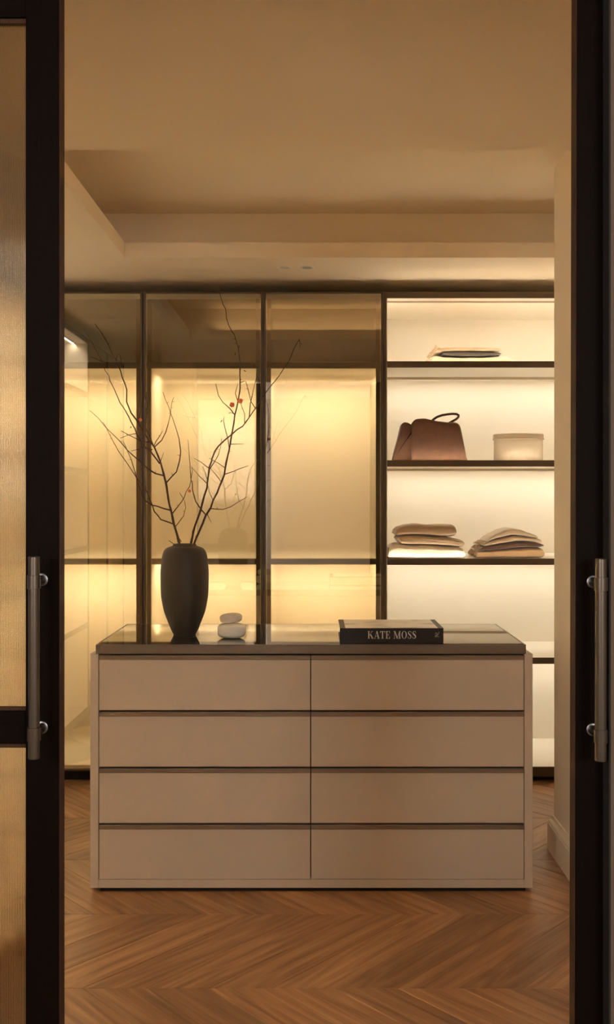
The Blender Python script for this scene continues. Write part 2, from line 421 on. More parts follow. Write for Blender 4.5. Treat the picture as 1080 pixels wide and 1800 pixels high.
def carcass(root, w_, y0=0.0, side='board'):
    t = .018
    for x in (0, w_ - t):
        MB().box(x + .0004, x + t - .0004, y0, DEP, .055, Z_TOP - .004).build('side_panel', M[side], root, local=True)
    MB().box(t, w_ - t, DEP - .004, DEP + .014, .055, Z_TOP - .004).build('back_panel', M[side], root, local=True)
    MB().box(t, w_ - t, y0 + .004, DEP - .004, Z_RAIL, Z_TOP - .004).build('top_panel', M[side], root, local=True)
    MB().box(t, w_ - t, y0 + .004, DEP - .004, .055, Z_BOT).build('bottom_panel', M[side], root, local=True)
    MB().box(.0, w_, .05, .068, 0, .055).build('plinth', M['gap'], root, local=True)

def glass_bay(name, label, loc, rz, w_, led='led_glass'):
    root = thing(name, label, 'wardrobe', loc, rz, group='glass-fronted wardrobes')
    carcass(root, w_, y0=.030, side='liner')
    for x0 in (.018, w_ - .018):       # dark uprights just behind the pane
        s = 1 if x0 < .1 else -1
        MB().box(x0, x0 + s*.020, .030, .046, .08, Z_RAIL).build('upright', M['bronze'], root, local=True)
    shelf_part(root, w_, 2.130, 2.102, .0112, up=False, led=led, strip_y=.34, sw=.041)
    shelf_part(root, w_, 1.130, 1.102, .055, up=False, led=led, strip_y=.34, sw=.041)
    # hinged door: slim bronze frame with a bronze frosted pane
    g = .0022; fwd = .0105
    d = MB()
    d.box(g, g + fwd, 0, .024, .058, Z_TOP).box(w_ - g - fwd, w_ - g, 0, .024, .058, Z_TOP)
    d.box(g + fwd, w_ - g - fwd, 0, .024, Z_TOP - .0065, Z_TOP).box(g + fwd, w_ - g - fwd, 0, .024, .058, .066)
    dr = d.build('door', M['bronze'], root, local=True)
    MB().box(g + fwd, w_ - g - fwd, .004, .010, .066, Z_TOP - .0065).build('glass_pane', M['bglass'], dr, local=True)
    return root

def open_bay(name, label, loc, rz, w_, ups=3):
    root = thing(name, label, 'wardrobe', loc, rz, group='open lit wardrobes')
    carcass(root, w_, y0=.004)
    fr = MB()
    for a, b in ((0, .014), (w_ - .014, w_)): fr.box(a + .0005, b, -.002, .0035, .055, Z_TOP)
    fr.box(.014, w_ - .014, -.002, .0035, Z_RAIL, Z_TOP).box(.014, w_ - .014, -.002, .0035, .030, Z_BOT)
    fr.build('front_frame', M['bronze'], root, local=True)
    for i, (zt, zb) in enumerate(SHELVES):
        shelf_part(root, w_, zt, zb, .0, up=i < ups)
    MB().box(.020, w_ - .020, .075, .079, Z_RAIL - .009, Z_RAIL).build('light_profile', M['bronze_led'], root, local=True)
    MB().box(.022, w_ - .022, .082, .102, Z_RAIL - .001, Z_RAIL).build('light_strip', M['led_top'], root, local=True)
    return root

P = .612
X0 = wx(251, W) - P
names = ['left glass-fronted wardrobe of the back row, beside the dark door', 'glass-fronted wardrobe right behind the vase of branches', 'glass-fronted wardrobe next to the open lit shelves']
for i in range(3):
    glass_bay('glass_wardrobe', names[i], (X0 + P*i, W, 0), 0, P)
XO = X0 + 3*P
OW = 1.70 - XO
open_bay('open_shelf_wardrobe', 'open lit wardrobe with bag, box and folded knitwear', (XO, W, 0), 0, OW)
# left wall run (rotated: front faces +X), seen mirrored in the glass and through the reeded door pane
glass_bay('glass_wardrobe', 'glass-fronted wardrobe on the left wall nearest the doorway, seen mirrored', (FACE, 2.34, 0), PI/2, .60, 'led_left')
glass_bay('glass_wardrobe', 'glass-fronted wardrobe on the left wall beside the lit shelves, seen mirrored', (FACE, 2.94, 0), PI/2, .60, 'led_left')
open_bay('open_shelf_wardrobe', 'empty open lit wardrobe on the left wall, mirrored in the glass', (FACE, 3.54, 0), PI/2, W - 3.54 - .002, ups=0)

# ------------------------------------------------------------------ sliding doors
DY0, DY1 = 1.73, 1.765
def reeded(x0, x1, z0, z1, parent):
    pitch = .00285; n = max(2, int(round((x1 - x0) / pitch))); yb = DY0 + .020; yf = DY0 + .014
    fx = []
    sub_ = 6
    for i in range(n * sub_ + 1):
        t = i / sub_; x = x0 + (x1 - x0) * t / n
        ph = (t % 1.0); fx.append((x, yf - .0013 * math.sin(PI * ph)))
    ring = [(x, y) for x, y in fx] + [(x1, yb), (x0, yb)]
    vs = [(x, y, z0) for x, y in ring] + [(x, y, z1) for x, y in ring]; m_ = len(ring)
    fs = [(j, (j+1) % m_, m_ + (j+1) % m_, m_ + j) for j in range(m_)] + [tuple(reversed(range(m_))), tuple(range(m_, 2*m_))]
    mb = MB().add(vs, fs)
    o = mb.build('reeded_pane', M['reed'], parent, smooth=True, auto=.9)
    return o

def pull(xb, dz, door):
    yb = 1.68; r = .0097
    top = 1.335 + dz; bot = .9896 + dz; c1 = 1.2913 + dz; c2 = 1.0323 + dz
    pr = [(r - .0012, bot), (r, bot + .0012), (r, top - .0012), (r - .0012, top)]
    h = MB().lathe(pr, xb, yb, 32).build('pull_handle', M['gunmetal'], door, smooth=True, auto=.6)
    for cz in (c1, c2):
        rr = .0115
        MB().lathe([(r + .0002, cz - .0116), (rr, cz - .0112), (rr, cz + .0112), (r + .0002, cz + .0116)], xb, yb, 32).build('collar', M['gunmetal'], h, smooth=True, auto=.6)
        st = MB(); st.tube([(xb, yb + .008, cz), (xb, DY0 - .0035, cz)], .0085, 24); st.build('standoff', M['gunmetal'], h, smooth=True, auto=.6)
        rs = MB(); rs.tube([(xb, DY0 - .0045, cz), (xb, DY0 - .0038, cz), (xb, DY0, cz)], [.0100, .0112, .0112], 32); rs.build('rosette', M['steel'], h, smooth=True, auto=.6)
    return h

def leaf(name, label, s, xe, tilt):
    """s=+1: leaf on the right, its free edge at xe"""
    root = thing(name, label, 'door', (xe, DY0, 0), kind='structure')
    xo = 1.04 * s; sw = .059
    HT = 2.41
    def st(a, b):
        o = MB().box(a, b, DY0, DY1 - .0006, .008, HT).build('stile', M['wenge'], root, bevel=.0008, seg=1); return o
    s1 = st(xe, xe + s*sw); st(xo - s*sw, xo)
    MB().box(xe - s*.0008, xe, DY0 + .0012, DY1 - .001, .009, HT - .001).build('edge_band', M['wenge_edge'], s1)
    xa, xb_ = xe + s*sw, xo - s*sw
    levels = [(.008, .13), (1.0025, 1.0604), (2.279, HT)]
    for a, b in levels:
        MB().box(xa, xb_, DY0 + .0004, DY1 - .0006, a, b).build('rail', M['wenge_h'], root, bevel=.0008, seg=1)
    for a, b in ((.13, 1.0025), (1.0604, 2.279)):
        bd = MB()
        for zz in ((a, a + .006), (b - .008, b)):
            bd.box(min(xa, xb_), max(xa, xb_), DY0 + .006, DY0 + .013, zz[0], zz[1])
        bd.build('glazing_bead', M['wenge_edge'], root)
        reeded(min(xa, xb_), max(xa, xb_), a, b, root)
    xh = s*.4805 if s < 0 else .4842
    pull(xh, 0 if s < 0 else -.0035, root)
    if tilt: root.rotation_euler = (0, tilt, 0)
    return root
leaf('door_1', 'dark oak sliding door with reeded glass at the left edge', -1, wx(104, DY0), 0)
leaf('door_2', 'dark oak sliding door sliding into the taupe hall wall', 1, wx(1010, DY0), math.radians(.12))

# ------------------------------------------------------------------ dresser island
D0 = 3.60; D1 = 4.20
dr = thing('dresser', 'taupe eight-drawer dresser island with smoked glass top', 'dresser', (wx(548, D0), D0, 0))
xl, xr = wx(158.6, D0), wx(937, D0)
pt = wx(173, D0) - xl
zpb = wz(1561, D0); zpt = wz(1149.6, D0)
side_pts = lambda x0, x1: MB().box(x0, x1, D0, D1 + .012, zpb, zpt)
side_pts(xl, xl + pt).build('side_panel', M['taupe'], dr, bevel=.0012, seg=2)
side_pts(xr - pt, xr).build('side_panel', M['taupe'], dr, bevel=.0012, seg=2)
MB().box(xl + pt, xr - pt, D0 + .030, D1 + .010, zpb + .002, zpt - .002).build('carcass', M['gap'], dr)
MB().box(xl + pt, xr - pt, D1 + .010, D1 + .014, zpb, zpt).build('back_panel', M['taupe'], dr)
MB().box(xl + pt, xr - pt, D0 + .001, D0 + .03, zpb, wz(1546, D0)).build('bottom_rail', M['taupe'], dr, bevel=.0008, seg=1)
MB().box(wx(176, D0), wx(925, D0), D0 + .010, D1 - .01, 0, zpb + .002).build('plinth', M['gap'], dr)
sl0, sl1 = wx(168.6, D0), wx(925, D0)
zt0, zt1 = zpt + .0006, wz(1133, D0)
tp = MB().box(sl0, sl1, D0 - .002, D1, zt0, zt1 - .003).build('top', M['taupe_edge'], dr, bevel=.001, seg=1)
rim = MB(); rw = .005
rim.box(sl0, sl1, D0 - .002, D0 - .002 + rw, zt1 - .003, zt1).box(sl0, sl1, D1 - rw, D1, zt1 - .003, zt1)
rim.box(sl0, sl0 + rw, D0 - .002 + rw, D1 - rw, zt1 - .003, zt1).box(sl1 - rw, sl1, D0 - .002 + rw, D1 - rw, zt1 - .003, zt1)
rim.build('top_rim', M['taupe_edge'], tp)
MB().box(sl0 + rw, sl1 - rw, D0 - .002 + rw, D1 - rw, zt1 - .003, zt1 - .0003).build('glass_top', M['topglass'], tp)
ZTOP = zt1
rows = [1149.8, 1249.2, 1348.6, 1447.6, 1546.0]
cols = [(wx(174.3, D0), wx(545.6, D0)), (wx(547.2, D0), wx(921.4, D0))]
for r in range(4):
    for (a, b) in cols:
        z1 = wz(rows[r] + 2.2, D0); z0 = wz(rows[r + 1] - .8, D0)
        zs = wz(rows[r] + 9.6, D0)
        d = MB().box(a, b, D0 + .0005, D0 + .026, z0, zs + .001).build('drawer', M['taupe'], dr, bevel=.0008, seg=1)
        # profiled metal pull along the whole top edge
        pf = [(D0 - .0045, zs - .0005), (D0 - .0055, zs + .003), (D0 - .0055, z1 - .0042), (D0 - .0015, z1 - .0036), (D0 - .0015, z1 - .0010), (D0 + .0, z1), (D0 + .026, z1), (D0 + .026, zs + .001), (D0 - .0025, zs + .001)]
        MB().loft([[(a, y, z) for y, z in pf], [(b, y, z) for y, z in pf]]).build('pull_profile', M['pull'], d)

# ------------------------------------------------------------------ things on the dresser
# vase
VY = 3.86; vs_ = VY / F
vprof = [(0, 1119), (18.2, 1119), (19.6, 1117.6), (23.4, 1110.5), (29.0, 1096.5), (35.6, 1079), (39.6, 1061), (41.6, 1044), (42.2, 1010), (41.6, 1000), (40.0, 984), (37.6, 974.5), (34.0, 968.5), (29.0, 965.2), (23.6, 963.4), (20.6, 961.6), (20.4, 960.0), (19.4, 959.2), (18.0, 959.8), (17.6, 962)]
zb = wz(1119, VY)
outer = []
for i in range(len(vprof) - 1):
    for k in range(4):
        t = k / 4; p0 = vprof[max(i-1,0)]; p1 = vprof[i]; p2 = vprof[i+1]; p3 = vprof[min(i+2, len(vprof)-1)]
        q = [0.5*((2*p1[j]) + (-p0[j]+p2[j])*t + (2*p0[j]-5*p1[j]+4*p2[j]-p3[j])*t*t + (-p0[j]+3*p1[j]-3*p2[j]+p3[j])*t**3) for j in (0,1)]
        if i == 0: q = [lerp(p1[0], p2[0], t), 1119]
        outer.append((max(q[0], .01) * vs_, wz(q[1], VY) - zb + ZTOP + .0006))
inner = [(17.8*vs_, wz(966, VY)), (26*vs_, wz(972, VY)), (36*vs_, wz(990, VY)), (38*vs_, wz(1030, VY)), (33*vs_, wz(1075, VY)), (20*vs_, wz(1108, VY)), (.0005, wz(1110, VY))]
inner = [(r, z - zb + ZTOP) for r, z in inner]
VX = wx(324.8, VY)
v = MB().lathe(outer + inner, VX, VY, 64).build('vase', M['vase'], None, smooth=True)
tag(v, 'tall dark brown matte vase holding bare branches', 'vase')
VZ0 = wz(959, VY) - zb + ZTOP       # rim height

# stones
def pebble(name, label, px0, px1, zlo, zhi, y, mat, sy, sq, rot):
    x0, x1 = wx(px0, y), wx(px1, y); cx = (x0+x1)/2; rx = (x1-x0)/2; cz = (zlo+zhi)/2; rz_ = (zhi-zlo)/2
    rings = []
    n, m_ = 40, 20
    for i in range(1, m_):
        th = PI * i / m_; ring = []
        for k in range(n):
            a = 2*PI*k/n
            st_, ct = math.sin(th), math.cos(th)
            st_ = abs(st_)**sq; ct = math.copysign(abs(ct)**sq, ct)
            p = Vector((rx*st_*math.cos(a), rx*sy*st_*math.sin(a), -rz_*ct))
            f = 1 + .05*mnoise.noise(p*22 + Vector((px0, 3, 1)))
            p.x *= f; p.y *= f; p.z *= (1 + .02*mnoise.noise(p*16))
            ca, sa = math.cos(rot), math.sin(rot)
            ring.append((cx + p.x*ca - p.z*sa*.0, y + p.y, cz + p.z + p.x*math.sin(rot)))
        rings.append(ring)
    zmin = min(q[2] for r in rings for q in r); dz = zlo - zmin
    rings = [[(a, b, c_ + dz) for a, b, c_ in r] for r in rings]
    o = MB().loft(rings).build(name, mat, None, smooth=True); tag(o, label, 'stone'); return o
PY = 3.775
s0 = ZTOP + .0006
sm = s0 + 26.0*PY/F
pebble('decorative_stone', 'larger white pebble lying on the dresser top, bottom of two', 382.5, 432.5, s0, sm, PY, M['pebble'], .85, .62, 0)
pebble('decorative_stone', 'smaller pale pebble balanced on the white pebble', 386.3, 426, sm - .0012, sm + 17.0*PY/F, PY, M['pebble2'], .8, .68, .06)

# book
BX0, BX1, BY0, BY1 = .0905, .4734, 3.644, 3.908
bz0 = ZTOP + .0006; bz1 = bz0 + .0535
bk = thing('book', 'thick black coffee-table book lying flat, white serif title on spine', 'book', ((BX0+BX1)/2, BY0, bz0))
cv = MB(); ct = .0035
cv.box(BX0, BX1, BY0, BY1, bz0, bz0 + ct).box(BX0, BX1, BY0, BY1, bz1 - ct, bz1).box(BX0, BX1, BY0, BY0 + ct, bz0 + ct, bz1 - ct)
cv.build('cover', M['book'], bk)
MB().box(BX0 + .005, BX1 - .005, BY0 + ct, BY1 - .005, bz0 + ct, bz1 - ct).build('page_block', M['page'], bk)
MB().box(BX0 + .020, BX1 - .020, BY0 + .002, BY1 - .003, bz1, bz1 + .0004).build('cover_photograph', M['print'], bk)

def glyphs(ch):
    """polygons of a high-contrast serif capital, height 1; returns (polys, width)"""
    T, t = .17, .045
    def q(x0, y0, x1, y1): return [(x0,y0),(x1,y0),(x1,y1),(x0,y1)]
    def dg(xa, ya, xb, yb, w_): return [(xa,ya),(xa+w_,ya),(xb+w_,yb),(xb,yb)]
    def serif(xc, y, hw): return q(xc-hw, y, xc+hw, y+t) if y < .5 else q(xc-hw, y-t, xc+hw, y)
    if ch == 'K':
        return [q(.10,0,.10+T,1), serif(.185,0,.17), serif(.185,1,.17), dg(.26,.40,.66,1,.055), dg(.36,.56,.66,0,T+.04), serif(.70,1,.14), serif(.75,0,.17)], .92
    if ch == 'A':
        return [dg(.10,0,.40,1,.05), dg(.62,0,.36,1,T), q(.22,.30,.62,.30+t), serif(.11,0,.13), serif(.70,0,.17)], .86
    if ch == 'T':
        return [q(.30,0,.30+T,1), q(.02,1-t,.76,1), serif(.385,0,.17), [(.02,1),(.02,.72),(.055,.72),(.12,1-t)], [(.76,1),(.76,.72),(.725,.72),(.66,1-t)]], .80
    if ch == 'E':
        return [q(.10,0,.10+T,1), q(.02,0,.66,t), q(.02,1-t,.64,1), q(.2,.49,.50,.49+t), [(.66,0),(.66,.30),(.625,.30),(.54,t)], [(.64,1),(.64,.72),(.605,.72),(.54,1-t)], q(.47,.38,.50,.64)], .74
    if ch == 'M':
        return [q(.13,0,.18,1), dg(.52,0,.12,1,T), dg(.54,0,.90,1,.05), q(.86,0,.86+T,1), serif(.155,0,.14), serif(.945,0,.17), q(.0,1-t,.2,1), q(.86,1-t,1.12,1)], 1.16
    if ch == 'O':
        out = []; n = 28
        for k in range(n):
            a, b_ = 2*PI*k/n, 2*PI*(k+1)/n
            out.append([(.43+.40*math.cos(a), .5+.52*math.sin(a)), (.43+.40*math.cos(b_), .5+.52*math.sin(b_)), (.43+.235*math.cos(b_), .5+.485*math.sin(b_)), (.43+.235*math.cos(a), .5+.485*math.sin(a))])
        return out, .90
    if ch == 'S':
        pts = [(.53,.80,.02),(.50,.90,.03),(.42,.965,.04),(.30,.985,.045),(.17,.93,.08),(.115,.80,.13),(.15,.67,.16),(.27,.56,.18),(.40,.46,.18),(.50,.34,.16),(.51,.20,.13),(.44,.08,.08),(.31,.015,.045),(.17,.04,.04),(.09,.14,.03),(.06,.27,.02)]
        out = []
        L_ = []
        for i, (x, y, w_) in enumerate(pts):
            a = pts[max(i-1,0)]; b_ = pts[min(i+1,len(pts)-1)]
            d = Vector((b_[0]-a[0], b_[1]-a[1])).normalized(); n = Vector((-d.y, d.x))*w_*.5
            L_.append(((x+n.x, y+n.y), (x-n.x, y-n.y)))
        for a, b_ in zip(L_, L_[1:]): out.append([a[0], b_[0], b_[1], a[1]])
        out.append(q(.515,.68,.545,.99)); out.append(q(.045,.02,.075,.33))
        return out, .64
    return [], .34

def lettering(mb, text, x, z, h, y, depth=.0004, track=.05):
    tot = sum(glyphs(ch)[1] + track for ch in text)
    for ch in text:
        polys, wd = glyphs(ch)
        for p in polys:
            n = len(p)
            vs = [(x + a*h, y, z + b_*h) for a, b_ in p] + [(x + a*h, y - depth, z + b_*h) for a, b_ in p]
            fs = [tuple(range(n)), tuple(range(2*n-1, n-1, -1))] + [(j, (j+1) % n, n + (j+1) % n, n + j) for j in range(n)]
            mb.add(vs, fs)
        x += (wd + track) * h
    return tot
lt = MB(); lh = 13.2 * BY0 / F
tot = lettering(MB(), 'KATE MOSS', 0, 0, 1, 0)
hscale = (86.5 * BY0 / F) / (tot * lh)
lettering(lt, 'KATE MOSS', 0, bz0, lh, BY0)
lx0 = wx(646.5, BY0)
zl = wz(1122.6, BY0)
lt.v = [(lx0 + x*hscale, y, z - bz0 + zl) for x, y, z in lt.v]
lt.build('title_lettering', M['ink'], bk)
lg = MB()
def ribbon(pts, wd):
    for (a, b_) in zip(pts, pts[1:]):
        p = at(a[0], a[1], BY0); q_ = at(b_[0], b_[1], BY0); d = (q_ - p).normalized(); n = Vector((-d.z, 0, d.x)) * wd / 2
        e = d * wd * .3
        ring = [p - e + n, q_ + e + n, q_ + e - n, p - e - n]
        vs = [(r.x, BY0, r.z) for r in ring] + [(r.x, BY0 - .0004, r.z) for r in ring]
        lg.add(vs, [(0,1,2,3), (7,6,5,4), (0,1,5,4), (1,2,6,5), (2,3,7,6), (3,0,4,7)])
ribbon([(765.5,1114.5),(766.2,1112.6),(768,1112.3),(769.2,1113.4),(768.6,1115.2),(766.8,1116.6),(765.2,1118.2),(765.6,1119.6),(767.2,1119.4),(768.4,1117.8)], .0009)
ribbon([(771.8,1110.5),(772.2,1112.2),(771.2,1114.4),(769.4,1116.2),(768,1117.2),(769.4,1118.6),(771.2,1119.4),(772.4,1118.8)], .0009)
lg.build('publisher_mark', M['ink'], bk)

# ------------------------------------------------------------------ branches
def branch(label, main, twigs, slope, blossoms=(), buds=(), r0=.0052, seed=1, dep0=VY, inside=True):
    rnd = random.Random(seed)
    base = at(main[0][0], main[0][1], dep0)
    root = thing('branch', label, 'branch', (base.x, base.y, base.z), group='bare branches in the vase')
    H0 = main[0][1]
    def dep(px, py, k=0.0):
        h = (H0 - py) / 450.0
        return dep0 + slope * h + .05 * math.sin(h*5 + seed) * min(1, h*4) + k * h
    def poly(pts, k):
        out = []
        for i, (x, y) in enumerate(pts):
            out.append(at(x, y, dep(x, y, k)))
        # resample with small kinks
        res = [out[0]]
        for a, b_ in zip(out, out[1:]):
            n = max(1, int((b_ - a).length / .016))
            for j in range(1, n + 1):
                p = a.lerp(b_, j / n)
                if j < n: p += Vector((rnd.uniform(-1,1), rnd.uniform(-1,1), rnd.uniform(-1,1))) * .0007
                res.append(p)
        return res
    def grow(pts, ra, rb, name, thorns):
        mb = MB(); n = len(pts)
        rad = [lerp(ra, rb, (i/(n-1))**.8) * (1 + .12*rnd.uniform(-1,1)) for i in range(n)]
        mb.tube(pts, rad, 7)
        s = 0
        for i in range(1, n-1):
            if rnd.random() < thorns:
                t = (pts[i+1]-pts[i-1]).normalized()
                d = Vector((rnd.uniform(-1,1), rnd.uniform(-.6,.6), rnd.uniform(-.4,.8))); d = (d - t*d.dot(t)*.6).normalized()
                ln = rnd.uniform(.006, .015); q_ = pts[i] + d*ln
                mb.tube([pts[i], pts[i] + d*ln*.5, q_], [rad[i]*.75, .0009, .0004], 5)
            elif rnd.random() < .25:
                t = Vector((rnd.uniform(-1,1), rnd.uniform(-1,1), rnd.uniform(-1,1))).normalized()*rad[i]*.8
                mb.tube([pts[i], pts[i]+t, pts[i]+t*1.8], [rad[i]*.8, rad[i]*.7, rad[i]*.2], 5)
        return mb.build(name, M['bark'], root, smooth=True)
    mp = poly(main, 0)
    if inside:
        b0 = mp[0]; d = (mp[0] - mp[min(4, len(mp)-1)]).normalized()
        down = [b0 + d*.13, b0 + d*.06]
        down = [Vector((VX + (p.x - VX)*.8, VY + (p.y - VY)*.8, p.z)) for p in down]
        mp = down + mp
    grow(mp, r0, .0012, 'stem', .22)
    for tw in twigs:
        x, y = tw[0]
        L_ = sum(math.dist(a, b_) for a, b_ in zip(tw, tw[1:]))
        pts = poly(tw, 0)
        kk = rnd.uniform(-.09, .09)
        tot_ = len(pts)
        pts = [at(CX + p.x*F/p.y, CY - (p.z-CAMZ)*F/p.y, p.y + kk*i/tot_) for i, p in enumerate(pts)]
        ra = min(.0030, .0014 + L_*.0000105)
        grow(pts, ra, .0009, 'twig', .24)
    for (x, y, s) in blossoms:
        p = at(x, y, dep(x, y) - .004); mb = MB()
        for k in range(6):
            a = 2*PI*k/6 + rnd.random()*.4
            cpt = p + Vector((math.cos(a)*.45, rnd.uniform(-.5,.2), math.sin(a)*.45)) * s
            rr = s*.5
            rings = []
            for q_ in range(1, 5):
                th = PI*q_/5
                rings.append([cpt + Vector((rr*math.sin(th)*math.cos(u*PI/4), rr*.55*math.cos(th), rr*math.sin(th)*math.sin(u*PI/4))) for u in range(8)])
            mb.loft(rings)
        o = mb.build('blossom', M['petal'], root, smooth=True); o['label'] = 'small coral red blossom'
    for (x0, y0, x1, y1) in buds:
        p = at(x0, y0, dep(x0, y0)); q_ = at(x1, y1, dep(x1, y1)); m_ = p.lerp(q_, .5)
        MB().tube([p, p.lerp(q_, .25), m_, p.lerp(q_, .75), q_], [.0006, .0016, .0021, .0016, .0004], 6).build('leaf_bud', M['bud'], root, smooth=True)
    return root

stem1 = [(316.3,958),(310.4,935.6),(306.7,923.7),(302.2,903),(297.8,886.7),(294.8,867.4),(291.9,848),(288,833),(282.6,813),(271.5,786),(262.2,774),(251,757.4),(241.9,740.7),(230.7,726),(222.6,706),(223,685),(219.4,674),(215.2,664.3),(210.4,647.5),(205.6,639.7),(203.2,631.8),(196.6,621),(189.4,604),(181,589),(167,569)]
tw1 = [
 [(205.6,639.7),(193,637.3),(177.3,634.3),(169,630.6),(159.3,627)],
 [(211,645),(213.4,636.7),(211,623.4),(209.2,621)], [(204,632.5),(206.8,624.6),(209.2,622)],
 [(281,815),(264,792.6),(254.8,785),(247,775),(241,764),(237.2,753.7),(227,733.3),(219.5,720.2),(211,707.7),(200.8,683.6),(193,669.2),(191.8,660.7),(185.7,652.3),(178.5,633),(167.7,613.8),(161.7,601.8),(154.4,589.7),(146,578.3)],
 [(287.5,836),(273.3,832.4),(260.4,824),(247.4,812),(234.4,801),(223.3,790.7),(212.2,776.9),(201,765.7),(187.2,752.8),(173.3,735),(157.6,721.3)],
 [(306,921.5),(291.9,916.3),(283,913.3),(271,898.5),(268,888),(259.3,866),(247,849),(235.5,832.5),(221.5,811),(209.4,794.4),(200.2,777.8),(189,755.6),(181.7,741.7)],
 [(300,897),(286,893.3),(275.6,889.6),(266.7,888),(254.8,880),(247,862),(240,838),(234.4,820.4),(230.7,807.4),(223.3,790.7),(216.9,776)],
 [(292.5,848.5),(310.4,829.6),(316,809),(317.8,792.6),(315,772),(310.4,755.6),(303,733.3),(300,726),(297.4,716.7),(290,700),(286.7,689.4)],
 [(271.5,786),(284.4,774),(291.9,759),(297.4,739),(300.2,726),(301,716.7),(302.8,705.6),(305.6,698)],
 [(271,784),(274.4,775.6),(281,766.7),(285.6,758.3)], [(282.6,811),(288,796)],
 [(262.5,777),(251,776),(238,770.4),(225.2,764),(213,757.4)], [(240,762),(225,765),(212,770)],
 [(268,790),(264,791.7),(253,786),(243.7,789.8),(230.7,792.6)],
 [(252,757.8),(256.7,743.3),(257.8,726.7),(257.2,721),(258.9,713.3),(257.2,702),(257.8,689)],
 [(257,702),(255,693),(255.6,666.7)], [(244,741),(244.4,735.6),(247.8,722),(254.4,693)],
 [(271,785),(263.3,767.8),(257,753)],
 [(302.5,903.5),(314,888.9),(323,877),(327.4,864.4),(333.3,855.6),(335.6,845),(338.5,828),(337,822)], [(323,877),(315.6,866)],
 [(307.8,926.5),(323,907),(326.7,892.6),(324.4,879)], [(312.5,943),(319,952),(317,952.5)]]
branch('bare branch leaning left out of the vase, forked and thorny', stem1, tw1, -.14, [(247.4,738,.0075)], [(231,749,229.5,753)], .0056, 3)

stem2 = [(335.7,958),(339.9,935),(346,915.8),(353,896.4),(358.6,874),(364,857.5),(365.6,842),(368.2,821),(373,806.4),(377.7,793.8),(384,784.4),(395,774),(407.6,764),(417,755),(426.5,749.7),(439,733),(449.3,718),(459.5,701),(474.7,680.5),(487.3,665.5),(509.3,633),(516.4,614),(526.6,596)]
tw2 = [
 [(526.4,597),(527.6,604),(527.4,611)],
 [(363,849),(350.3,836.7),(336.4,820)], [(367.3,823),(354,812.7),(341.5,805.6)], [(364.5,843),(360,828),(356,819)],
 [(367.6,827),(377.7,811),(384,800),(388.7,782.8),(389.5,771)],
 [(449.3,718),(441.4,705.6),(436,683.6),(432,669.4)], [(438.3,733),(440.6,708.8),(444.6,690),(449.3,671),(451.8,656.8)],
 [(430.4,744),(430.4,727.7),(423.3,708.8)]]
branch('bare branch curving right across the glass, long thin tip', stem2, tw2, .10, [], [], .0050, 5)

stem3 = [(340.6,958),(346,943.6),(353,928.3),(362,906),(371,892),(375.3,878.3),(382.2,865.8),(389.9,846.4),(394.7,833.9),(396.3,822),(400.5,801.7),(404.4,784.4),(406.8,768.6),(410,751.3),(413,729.3),(417.8,710.4),(420,697.8),(422.5,682),(422,660),(422.7,641),(421,625.4),(418.8,609.6),(412.5,589),(407,581.3),(402.3,571.9),(398.3,559.3),(396.8,543.5),(392,534.9),(387.3,518.3),(385,504)]
tw3 = [
 [(362.5,905),(353.8,895.7),(344,881),(338.5,860),(338.5,850.6),(335.7,842),(334.3,820),(332.8,797),(330.5,773)],
 [(371,894),(392,895.7),(405.8,890.8),(421,881),(434.3,873.5)], [(394.7,834),(411.4,828.3),(421,824),(436,819)],
 [(389,847),(379.4,834),(371,824)], [(396,822.5),(384,814.3),(373,808),(368,805.6)], [(405,780.6),(420,780.4),(428,780.4)],
 [(403.5,788),(400.5,770),(395.8,752.9),(393.4,740),(394.2,733)], [(413,729.3),(404.4,718),(391.9,707),(384,694.6),(379.3,674)],
 [(412.5,727),(403.7,725)], [(418.5,706),(413.9,691.5),(418.7,674)], [(422.3,672.8),(431,669.4)], [(375,880),(368.3,864.4),(365.4,852)],
 [(364,903),(371.8,918.6)]]
branch('tallest bare branch standing upright, two red blossoms halfway up', stem3, tw3, .02, [(408.2,711.5,.0115), (422.6,704.8,.0115), (333.3,863,.0075)],
       [(414,619,413,625), (428.5,651,433,653), (391,738,388,742.5), (404,725,403,727), (420,612,421,606)], .0050, 8)
branch('short dry twig poking over the left of the vase rim', [(309.5,958.6),(303.7,954.8),(297,950)], [], .0, [], [], .0016, 11, VY, False)

